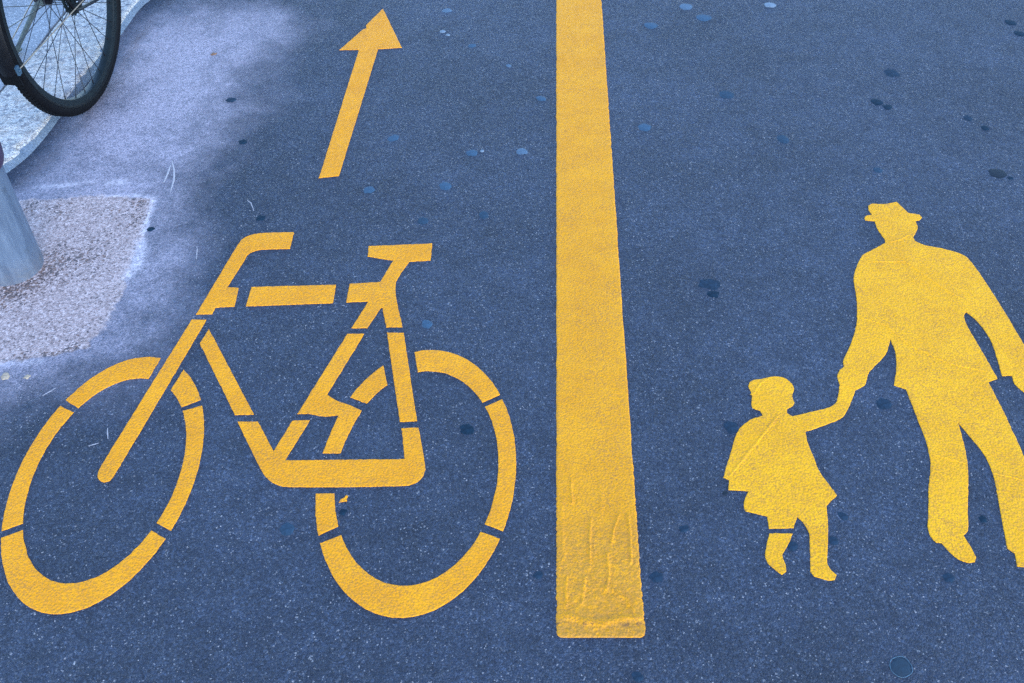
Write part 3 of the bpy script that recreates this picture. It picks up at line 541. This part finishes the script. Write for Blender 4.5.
def slab(name, poly, mat, parent=None, th=TH, corner=38., smoothit=True, wobble=.0006, step=.006):
    """a marking of real thickness: flat top, small rounded shoulder, upright edge"""
    o = smooth_outline(poly, corner, step, wobble) if smoothit else [Vector((*p, 0)) for p in poly]
    area = sum(o[i].x * o[(i + 1) % len(o)].y - o[(i + 1) % len(o)].x * o[i].y for i in range(len(o)))
    if area < 0: o.reverse()
    n = len(o)
    inn = []
    for i in range(n):
        t = (o[(i + 1) % n] - o[i - 1]); t.normalize()
        inn.append(o[i] + Vector((-t.y, t.x, 0)) * .0012)
    tris = tessellate_polygon([inn])
    v = [(p.x, p.y, -.002) for p in o] + [(p.x, p.y, th * .62) for p in o] + [(p.x, p.y, th) for p in inn]
    f = []
    for i in range(n):
        j = (i + 1) % n
        f += [(i, j, n + j, n + i), (n + i, n + j, 2 * n + j, 2 * n + i)]
    for t in tris:
        a, b, c = [2 * n + k for k in t]
        va, vb, vc = Vector(v[a]), Vector(v[b]), Vector(v[c])
        f.append((a, b, c) if (vb - va).cross(vc - va).z > 0 else (a, c, b))
    return mesh(name, v, f, mat, parent)

def ridge(name, line, mat, parent, w=.004, h=.0014, base=TH):
    pts = [Vector((*p, 0)) for p in line]; fine = []
    for a, b in zip(pts[:-1], pts[1:]):
        k = max(1, int((b - a).length / .006))
        fine += [a.lerp(b, i / k) for i in range(k)]
    fine.append(pts[-1]); n = len(fine)
    v, f = [], []
    for i, p in enumerate(fine):
        t = (fine[min(i + 1, n - 1)] - fine[max(i - 1, 0)]).normalized(); s = Vector((-t.y, t.x, 0))
        e = min(1, i / 3, (n - 1 - i) / 3) if n > 7 else .6
        ww = w * (1 + .5 * noise.noise(p * 60))
        for k, (a, z) in enumerate(((-1, -.0008), (-.55, .6), (0, 1), (.55, .6), (1, -.0008))):
            q = p + s * a * ww
            v.append((q.x, q.y, base + (z * h * (.3 + .7 * e) if z > 0 else z)))
    for i in range(n - 1):
        for k in range(4):
            a = i * 5 + k; f.append((a, a + 5, a + 6, a + 1))
    o = mesh(name, v, f, mat, parent, True)
    bm = bmesh.new(); bm.from_mesh(o.data)
    for fc in bm.faces:
        if fc.normal.z < 0: fc.normal_flip()
    bm.to_mesh(o.data); bm.free()
    return o

def centre(poly):
    return (sum(p[0] for p in poly) / len(poly), sum(p[1] for p in poly) / len(poly), 0)

def under(root, objs):
    """parent parts that were built in world coordinates without moving them"""
    for o in objs:
        if o.parent is None:
            o.parent = root; o.matrix_parent_inverse = Matrix.Translation(root.location).inverted()

PO = D['poly']
# bicycle pictogram
bike_sym = empty('bicycle_symbol', (-.49, 1.2, 0))
tag(bike_sym, 'large yellow stencilled bicycle symbol painted on the asphalt, with gaps between its pieces', 'road marking')
parts = []
for key in ('front_arcs', 'rear_arcs'):
    main = slab('wheel', D[key][0], M['paint'], corner=50)
    for a in D[key][1:]: slab('rim_segment', a, M['paint'], main, corner=50)
    parts.append(main)
fr = slab('frame', PO['frame'], M['paint']); parts.append(fr)
for k in ('down_tube', 'top_tube', 'seat_tube', 'stay'):
    slab('frame_tube', PO[k], M['paint'], fr)
parts += [slab('fork', PO['fork'], M['paint'], corner=50), slab('handlebar', PO['handlebar'], M['paint']), slab('saddle', PO['saddle'], M['paint'])]
under(bike_sym, parts)

tag(slab('direction_arrow', PO['arrow'], M['paint']), 'yellow arrow painted on the asphalt pointing away beyond the bicycle symbol', 'road arrow')
tag(slab('paint_drip', PO['drip'], M['paint'], th=.0012, wobble=.001), 'small fleck of yellow paint just below the frame of the bicycle symbol', 'paint fleck')

# pedestrian pictogram
ped = empty('pedestrian_symbol', (.85, 1.4, 0))
tag(ped, 'painted yellow symbol of a man in a hat holding a child by the hand', 'road marking')
man = slab('adult_figure', PO['man'], M['fresh'], corner=34)
for s in D['man_seams']: ridge('paint_seam', s, M['seam'], man, .004, .0009)
child = slab('child_figure', PO['child'], M['fresh'], corner=34)
for s in D['child_seams']: ridge('paint_seam', s, M['seam'], child, .004, .0011)
slab('boot', PO['boot'], M['fresh'], child, corner=34)
under(ped, [man, child])

# dividing stripe: ragged edges, lumps of thick paint at its near end
def build_stripe():
    y0 = .8290
    ys = list(np.arange(y0, 1.13, .002)) + list(np.arange(1.13, 3.5, .012)) + [3.8, 4.5, 6, 9, 15, 30, 60]
    us = [0, .0015] + list(np.linspace(.0045, .1455, 84)) + [.1485, .15]
    def xl(y): return .0745 + (y - .83154) * (.14645 - .07494) / (3.13477 - .83154)
    nu = len(us); v = []; P = []
    for y in ys:
        for u in us:
            e = min(u, .15 - u); x = xl(y) + u * (1.018 + .012 * max(0, min(1, (.95 - y) / .1)))
            d = max(0., y0 + .013 - y)
            if d > 0:                                             # rounded corners
                inset = .013 - math.sqrt(max(0, .013 ** 2 - d * d)); uu = inset + u / .15 * (.15 - 2 * inset); x = xl(y) + uu * 1.03
            if e < .003 and y < 4:
                x += (1 if u < .075 else -1) * (noise.noise((x * 20, y * 160, 3 if u < .075 else 9)) * .0016 + max(0, noise.noise((1.5, y * 300, 5 if u < .07 else 8))) * .0022)
            P.append((x, y, e))
    P = np.array(P); Q = P[:, :2]
    near = Q[:, 1] < 1.16
    z = np.where(P[:, 2] < .001, -.002, np.where(P[:, 2] < .003, TH * .7, TH)).astype(float)
    top = P[:, 2] > .003
    add = np.zeros(len(Q)); Qn = Q[near]; r = np.zeros(len(Qn))
    w2 = wob(Qn, 60, 4)
    for k, l in enumerate(D['stripe_ridges']):
        h, wd = ((.0036, .0021) if k not in (8, 9) else (.0015, .004))
        if k == 10: h, wd = .0032, .007
        r = np.maximum(r, h * np.exp(-((ldist(Qn, l) + .0022 * w2) / wd) ** 2))
    lump = smooth(1.10 - Qn[:, 1], 0, .12) * (.0011 * wob(Qn, 90, 2) + .0009 * wob(Qn, 210, 6))
    add[near] = r * (.75 + .5 * w2) + lump
    z = z + np.where(top, add, 0)
    z[:nu] = -.002; z[nu:2 * nu] = np.minimum(z[nu:2 * nu], TH * .8)
    f = []
    for j in range(len(ys) - 1):
        for i in range(nu - 1):
            a = j * nu + i; f.append((a, a + 1, a + nu + 1, a + nu))
    o = mesh('dividing_stripe', np.column_stack([Q, z]), f, M['stripe'], smooth=True)
    wear = np.zeros(len(Q)); wear[near] = smooth(1.085 - Qn[:, 1] + .02 * w2, 0, .05) * np.clip(1 - r * 420, 0, 1) * (.6 + .4 * smooth(.885 - Qn[:, 1], 0, .02))
    at = o.data.attributes.new('wear', 'FLOAT', 'POINT'); at.data.foreach_set('value', wear.astype(np.float32))
    crack = np.zeros(len(Q)); crack[near] = np.exp(-((Qn[:, 1] - .8545 - .004 * w2) / .0035) ** 2) * np.clip(.35 + 1.6 * wob(Qn, 25, 12), 0, 1) + .5 * np.exp(-((Qn[:, 1] - .868 - .006 * w2) / .004) ** 2) * np.clip((Qn[:, 0] - .15) * 30, 0, 1)
    at = o.data.attributes.new('crack', 'FLOAT', 'POINT'); at.data.foreach_set('value', crack.astype(np.float32))
    tag(o, 'long thick yellow stripe dividing the cycle side from the footway, lumpy at its near end', 'road line')
build_stripe()

# ------------------------------------------------------------------ gum, chalk, scratches
GROUPS = dict(faint='pale blue gum spots on the asphalt', dark='dark gum stains on the asphalt', black='dark gum stains on the asphalt', dim='dark gum stains on the asphalt', ring='dark gum stains on the asphalt',
              blue='pale blue gum spots on the asphalt', pale='pale blue gum spots on the asphalt', white='pale blue gum spots on the asphalt')
def blob(name, x, y, r, mat, h=.0012, seed=0, parent=None, z0=0., rag=.22):
    n = 26; v = [(0, 0, h)]; f = []
    el = 1 + .25 * noise.noise((seed * 3.1, 1, 2)); th = seed * 1.7
    for ring, (k, z) in enumerate(((.55, .92), (.85, .6), (1., -.3))):
        for i in range(n):
            a = 2 * PI * i / n
            rr = r * k * (1 + rag * noise.noise((math.cos(a) * 1.3 + seed * 5, math.sin(a) * 1.3, seed)) + .07 * noise.noise((math.cos(a) * 5, math.sin(a) * 5, seed + 3.)))
            px, py = rr * math.cos(a) * el, rr * math.sin(a) / el
            v.append((px * math.cos(th) - py * math.sin(th), px * math.sin(th) + py * math.cos(th), z * h))
    for i in range(n): f.append((0, 1 + i, 1 + (i + 1) % n))
    for q in range(2):
        for i in range(n):
            a, b = 1 + q * n + i, 1 + q * n + (i + 1) % n
            f.append((a, a + n, b + n, b))
    o = mesh(name, v, f, mat, parent, True); o.location = (x, y, z0)
    return o
for k, (x, y, r, tone, lab) in enumerate(D['gum']):
    if tone in ('brown', 'tan'):
        tag(blob('grit_fleck', x, y, r, GUM[tone], .0015, k + 1, rag=.6), lab, 'stain')
        continue
    o = blob('gum_spot', x, y, r, GUM[tone], .0011 if tone != 'white' else .002, k + 1, rag=.35 if tone in ('dim', 'dark') else .22)
    tag(o, lab, 'gum spot', GROUPS[tone])
    if tone == 'ring':
        mb = MB(); pts = []
        for i in range(40):
            a = 2 * PI * i / 40; rr = r * (1.0 + .12 * noise.noise((math.cos(a), math.sin(a), 4.)))
            pts.append((rr * math.cos(a), rr * math.sin(a), .0004))
        mb.tube(pts, .0008, 6, closed=True); mb.build('gum_rim', GUM['rim'], o)
def streak(name, lines, mat, w, label, cat):
    mb = MB()
    for l in lines:
        pts = []
        for a, b in zip(l[:-1], l[1:]):
            for i in range(8):
                t = i / 8; x, y = a[0] + (b[0] - a[0]) * t, a[1] + (b[1] - a[1]) * t
                pts.append((x + .0015 * noise.noise((x * 90, y * 90, 1)), y, .0002))
        pts.append((*l[-1], .0002)); n = len(pts)
        mb.tube(pts, [w * (.35 + .65 * math.sin(PI * (i + .6) / (n + .2))) * (1 + .5 * noise.noise((i * .7, 3, 1))) for i in range(n)], 6)
    for q in mb.v: q.z = q.z * .35
    tag(mb.build(name, mat), label, cat)
streak('chalk_mark', D['chalk'], M['chalk'], .0026, 'hooked white chalk mark beside the corner of the gravelly patch', 'chalk mark')
for l, lab in zip(D['scratch'], ('short white scratch left of the handlebar of the bicycle symbol', 'upright white scratch inside the front wheel of the bicycle symbol', 'lying white scratch inside the front wheel of the bicycle symbol', 'slanting pale scratch between gravelly patch and front wheel symbol', 'small curved pale scratch between the arrow foot and the handlebar symbol')):
    streak('scratch', [l], M['chalk'], .0011, lab, 'scratch')

# ------------------------------------------------------------------ metal post
def build_post():
    root = empty('metal_post', (-1.188, 1.789, 0))
    tag(root, 'grey galvanised metal post standing in the gravelly worn patch at the left edge', 'post')
    r = .0705
    mb = MB(); prof = [(-.03, r), (0, r), (.006, r * 1.004), (.3, r), (.9, r * .995), (2.6, r * .97)]
    mb.tube([(0, 0, z) for z, _ in prof], [q for _, q in prof], 64); mb.build('shaft', M['steel'], root)
    k = MB(); zc = 0.332
    prof = [(r, -.047), (r + .008, -.046), (r + .012, -.036), (r + .0145, -.015), (r + .0145, .015), (r + .012, .036), (r + .008, .046), (r, .047)]
    k.tube([(0, 0, zc + z) for _, z in prof], [q for q, _ in prof], 48); k.build('collar', M['collar'], root)
    c = MB(); c.tube([(0, 0, 2.59), (0, 0, 2.62), (0, 0, 2.635), (0, 0, 2.64)], [r * 1.03, r * 1.03, r * .9, r * .5], 48); c.build('cap', M['steel'], root)
build_post()

# ------------------------------------------------------------------ parked bicycle
def build_bicycle():
    R, TR = .32, .0175
    head = 1.452                                   # the bicycle points along the kerb, away from the camera
    c0 = Vector((-1.206, 2.527, 0))
    fwd = Vector((math.cos(head), math.sin(head), 0)); left = Vector((-math.sin(head), math.cos(head), 0))
    lean = .017
    up = Vector((0, 0, 1)) * math.cos(lean) - left * math.sin(lean) * -1
    left = up.cross(fwd)
    hub = c0 + up * (R - .001)
    W = Matrix(((fwd.x, left.x, up.x, hub.x), (fwd.y, left.y, up.y, hub.y), (fwd.z, left.z, up.z, hub.z), (0, 0, 0, 1)))
    root = empty('parked_bicycle', c0)
    tag(root, 'parked bicycle with black tyres, its rear wheel standing beside the granite kerb', 'bicycle')
    inv = Matrix.Translation(-c0)
    V = lambda x, y, z: Vector((x, y, z))
    def make(mb, name, mat, parent=None, at=Vector((0, 0, 0)), spin=0., smooth=True):
        mb.move(inv @ W @ Matrix.Translation(at) @ Matrix.Rotation(spin, 4, 'Z')); return mb.build(name, mat, parent or root, smooth)
    FW = V(1.07, 0, 0)                              # front hub
    def wheel(at):
        rim = MB().ring([(.2735, -.008), (.275, -.0115), (.292, -.0125), (.292, .0125), (.275, .0115), (.2735, .008)], 120)
        o = make(rim, 'wheel', M['blackmetal'], None, at)
        ty = MB(); mj = R - TR
        ty.ring([(mj + TR * math.cos(a), TR * math.sin(a)) for a in np.linspace(0, 2 * PI, 18, endpoint=False)], 144)
        for i in range(150):                        # low tread blocks
            a = 2 * PI * i / 150
            for s in (-1, 1):
                b0 = len(ty.v); ty.box((R - .0014, s * .0062, 0), .003, .007, .0085)
                ty.move(Matrix.Rotation(-a - s * .01, 4, 'Y'), b0)
        for s in (-1, 1):
            ty.tube([((R - .022) * math.cos(a), s * .0168, (R - .022) * math.sin(a)) for a in np.linspace(0, 2 * PI, 96, endpoint=False)], .001, 5, closed=True)
        make(ty, 'tyre', M['rubber'], o, at)
        sp = MB()
        for i in range(32):
            a = 2 * PI * i / 32 + .05; s = 1 if i % 2 else -1
            cross = (.95 if (i // 2) % 2 else -.95)
            p = V(.275 * math.cos(a), 0, .275 * math.sin(a)); q = V(.027 * math.cos(a + cross), s * .030, .027 * math.sin(a + cross))
            sp.tube([q, p], .0011, 6)
            d = (p - q).normalized(); sp.tube([p - d * .011, p + d * .002], .0022, 6)
        make(sp, 'spokes', M['spoke'], o, at)
        hb = MB(); hb.tube([(0, y, 0) for y in (-.055, -.036, -.035, -.03, -.029, .029, .03, .035, .036, .055)], [.008, .008, .029, .029, .017, .017, .029, .029, .008, .008], 28)
        make(hb, 'hub', M['plastic'], o, at)
        return o
    rear = wheel(V(0, 0, 0)); front = wheel(FW)
    # sprockets on the right of the rear hub
    cs = MB()
    for k in range(3):
        r = .052 - k * .010; y = -.036 - k * .006
        n = int(r * 420); prof = []
        cs.ring([(r - .012, y - .0009), (r, y - .0009), (r, y + .0009), (r - .012, y + .0009)], 40)
        for i in range(n):
            b0 = len(cs.v); cs.box((r + .0012, y, 0), .004, .0016, .005); cs.move(Matrix.Rotation(-2 * PI * i / n, 4, 'Y'), b0)
    cs.tube([(0, -.033, 0), (0, -.058, 0)], .016, 20)
    make(cs, 'sprocket_cluster', M['blackmetal'], rear)
    # frame
    bb = V(.44, 0, -.045); sc = V(.27, 0, .43); ax = V(-math.sin(math.radians(19)), 0, math.cos(math.radians(19)))
    A = FW + V(-.045, 0, 0); hd_lo, hd_hi = A + ax * .40, A + ax * .57
    fr_ = MB()
    fr_.tube([hd_lo, hd_hi], .019, 16)
    fr_.tube([hd_lo + ax * .03, bb], .017, 16); fr_.tube([hd_hi - ax * .03, sc + V(.02, 0, -.05)], .015, 16); fr_.tube([bb, sc], .016, 16)
    for s in (-1, 1):
        fr_.tube([bb + V(0, s * .035, 0), V(.20, s * .045, -.02), V(0, s * .064, 0)], .009, 10)
        fr_.tube([sc + V(0, s * .015, -.05), V(.16, s * .040, .24), V(0, s * .064, 0)], .008, 10)
        fr_.box((0, s * .064, 0), .036, .006, .034); fr_.tube([V(0, s * .058, 0), V(0, s * .076, 0)], .0095, 6)
    fr_.tube([bb + V(0, -.04, 0), bb + V(0, .04, 0)], .022, 16)
    make(fr_, 'frame', M['frame'])
    # fork, stem and handlebar
    fk = MB(); crown = A + ax * .375
    for s in (-1, 1): fk.tube([FW + V(0, s * .055, 0), FW + V(-.012, s * .054, .12), crown + V(.01, s * .045, -.06), crown + V(0, s * .03, 0)], [.010, .012, .014, .014], 14)
    fk.tube([crown + V(0, -.045, 0), crown + V(0, .045, 0)], .017, 14); make(fk, 'fork', M['frame'])
    top = A + ax * .70
    stn = MB(); stn.tube([hd_hi, top], .0125, 14); st_o = make(stn, 'steering_stem', M['chrome'])
    hbv = MB(); hbv.tube([top + V(-.19, -.30, -.02), top + V(-.07, -.29, .02), top + V(.03, -.17, .03), top + V(.03, 0, 0), top + V(.03, .17, .03), top + V(-.07, .29, .02), top + V(-.19, .30, -.02)], .011, 14)
    h_o = make(hbv, 'handlebar', M['chrome'], st_o)
    for s in (-1, 1):
        gp = MB(); gp.tube([top + V(-.195, s * .30, -.021), top + V(-.08, s * .291, .017)], .016, 14); make(gp, 'grip', M['plastic'], h_o)
    # mudguards with stays
    def guard(at, a0, a1, stay_a):
        g = MB(); arc = [(R + .014 - .0085 * k * k, .0265 * k) for k in (-1, -.7, -.35, 0, .35, .7, 1)]
        g.ring(arc + [(r + .0016, y * 1.03) for r, y in reversed(arc)], 70, a0, a1)
        go = make(g, 'mudguard', M['plastic'], None, at)
        fl = MB(); fl.ring([(R + .008, -.025), (R + .008, .025), (R + .0125, .026), (R + .0125, -.026)], 6, a1 - .01, a1 + .09); make(fl, 'mud_flap', M['rubber'], go, at)
        for s in (-1, 1):
            e = V((R + .006) * math.cos(stay_a), s * .029, (R + .006) * math.sin(stay_a))
            sv = MB(); sv.tube([(-.006, s * .070, -.010), e], .0016, 8); make(sv, 'stay', M['brass'], go, at)
            cl = MB(); cl.box(e, .024, .006, .012, Matrix.Rotation(-stay_a + PI / 2, 3, 'Y')); cl.tube([e, e + V(0, s * .007, 0)], .0045, 8)
            make(cl, 'stay_clip', M['clip'], go, at)
        return go
    guard(V(0, 0, 0), math.radians(48), math.radians(189.5), math.radians(187))
    guard(FW, math.radians(58), math.radians(215), math.radians(205))
    sp = MB(); sp.tube([sc - V(0, 0, .01), sc + (sc - bb).normalized() * .14], .0135, 14); make(sp, 'seat_post', M['chrome'])
    se = sc + (sc - bb).normalized() * .15; sd = MB()
    n = 14; rings = [(-.13, .075, .03), (-.10, .085, .045), (-.02, .075, .045), (.05, .035, .038), (.12, .02, .032), (.14, .012, .02)]
    for x, w, h in rings:
        for k in range(n):
            a = 2 * PI * k / n; sd.v.append(se + V(x, w * math.cos(a), h * .6 * math.sin(a) + .015))
    for i in range(len(rings) - 1):
        for k in range(n): sd.f.append((i * n + k, i * n + (k + 1) % n, (i + 1) * n + (k + 1) % n, (i + 1) * n + k))
    sd.f.append(tuple(range(n))); sd.f.append(tuple(range((len(rings) - 1) * n, len(rings) * n)))
    make(sd, 'saddle', M['leather'])
    cr = MB(); cr.ring([(.07, -.047), (.09, -.047), (.09, -.043), (.07, -.043)], 48); cr.move(Matrix.Translation(bb))
    for s in (-1, 1): cr.tube([bb + V(0, s * .055, 0), bb + V(s * .165, s * .065, 0)], .009, 10)
    for k in range(5): cr.tube([bb + V(0, -.045, 0), bb + V(.08 * math.cos(k * 2 * PI / 5), -.045, .08 * math.sin(k * 2 * PI / 5))], .006, 8)
    co = make(cr, 'crank', M['chrome'])
    for s in (-1, 1):
        pd = MB(); pd.box(bb + V(s * .165, s * .115, 0), .085, .09, .024); make(pd, 'pedal', M['plastic'], co)
    ch = MB(); ch.tube([bb + V(0, -.045, .09), V(0, -.045, .040), V(-.030, -.045, .026), V(-.038, -.045, 0), V(-.026, -.045, -.030), V(0, -.045, -.041), bb + V(0, -.045, -.09), bb + V(.075, -.045, -.05), bb + V(.09, -.045, 0), bb + V(.07, -.045, .06)], .0045, 6, closed=True)
    make(ch, 'chain', M['plastic'])
    # kickstand from the left dropout down to the pavement behind the kerb
    ks = MB(); foot = (W.inverted() @ Vector((-1.50, 2.74, KH + .010)))
    st0 = V(.03, .066, -.015)
    ks.box(st0, .05, .016, .05); ks.tube([st0, st0.lerp(foot, .5), foot], [.0085, .0075, .0065], 12); ks.tube([foot + V(-.016, .004, 0), foot + V(.016, -.004, 0)], .0085, 10)
    make(ks, 'kickstand', M['kick'])
build_bicycle()

# ------------------------------------------------------------------ light, sky, camera
SUN_EL, SUN_AZ = math.radians(28), math.radians(150)      # azimuth clockwise from +Y
w = bpy.data.worlds.new('World'); scene.world = w; w.use_nodes = True
nt = w.node_tree; bg = nt.nodes['Background']
sky = nt.nodes.new('ShaderNodeTexSky'); sky.sky_type = 'NISHITA'; sky.sun_disc = False
sky.sun_elevation = SUN_EL; sky.sun_rotation = SUN_AZ
sky.air_density = 1.0; sky.dust_density = .2; sky.ozone_density = 5.0; sky.altitude = 400
nt.links.new(sky.outputs[0], bg.inputs[0]); bg.inputs[1].default_value = .15
sl = bpy.data.lights.new('sun', 'SUN'); sl.energy = .5; sl.angle = math.radians(60); sl.color = (1, .95, .88)
so = bpy.data.objects.new('sun', sl); col.objects.link(so)
d = Vector((math.sin(SUN_AZ) * math.cos(SUN_EL), math.cos(SUN_AZ) * math.cos(SUN_EL), math.sin(SUN_EL)))
so.rotation_euler = d.to_track_quat('Z', 'Y').to_euler(); so.location = (0, 0, 6)

cd = bpy.data.cameras.new('camera'); cam = bpy.data.objects.new('camera', cd); col.objects.link(cam)
cd.sensor_width = 36; cd.lens = 995 / 1024 * 36; cd.clip_end = 500; cd.clip_start = .02
cam.location = (0, 0, 1.56); cam.rotation_euler = (math.radians(90 - 45.4), 0, 0)
scene.camera = cam
vs = scene.view_settings
vs.view_transform = 'Standard'; vs.look = 'None'; vs.gamma = 1; vs.use_curve_mapping = False; vs.exposure = 2.5
scene.cycles.use_denoising = False
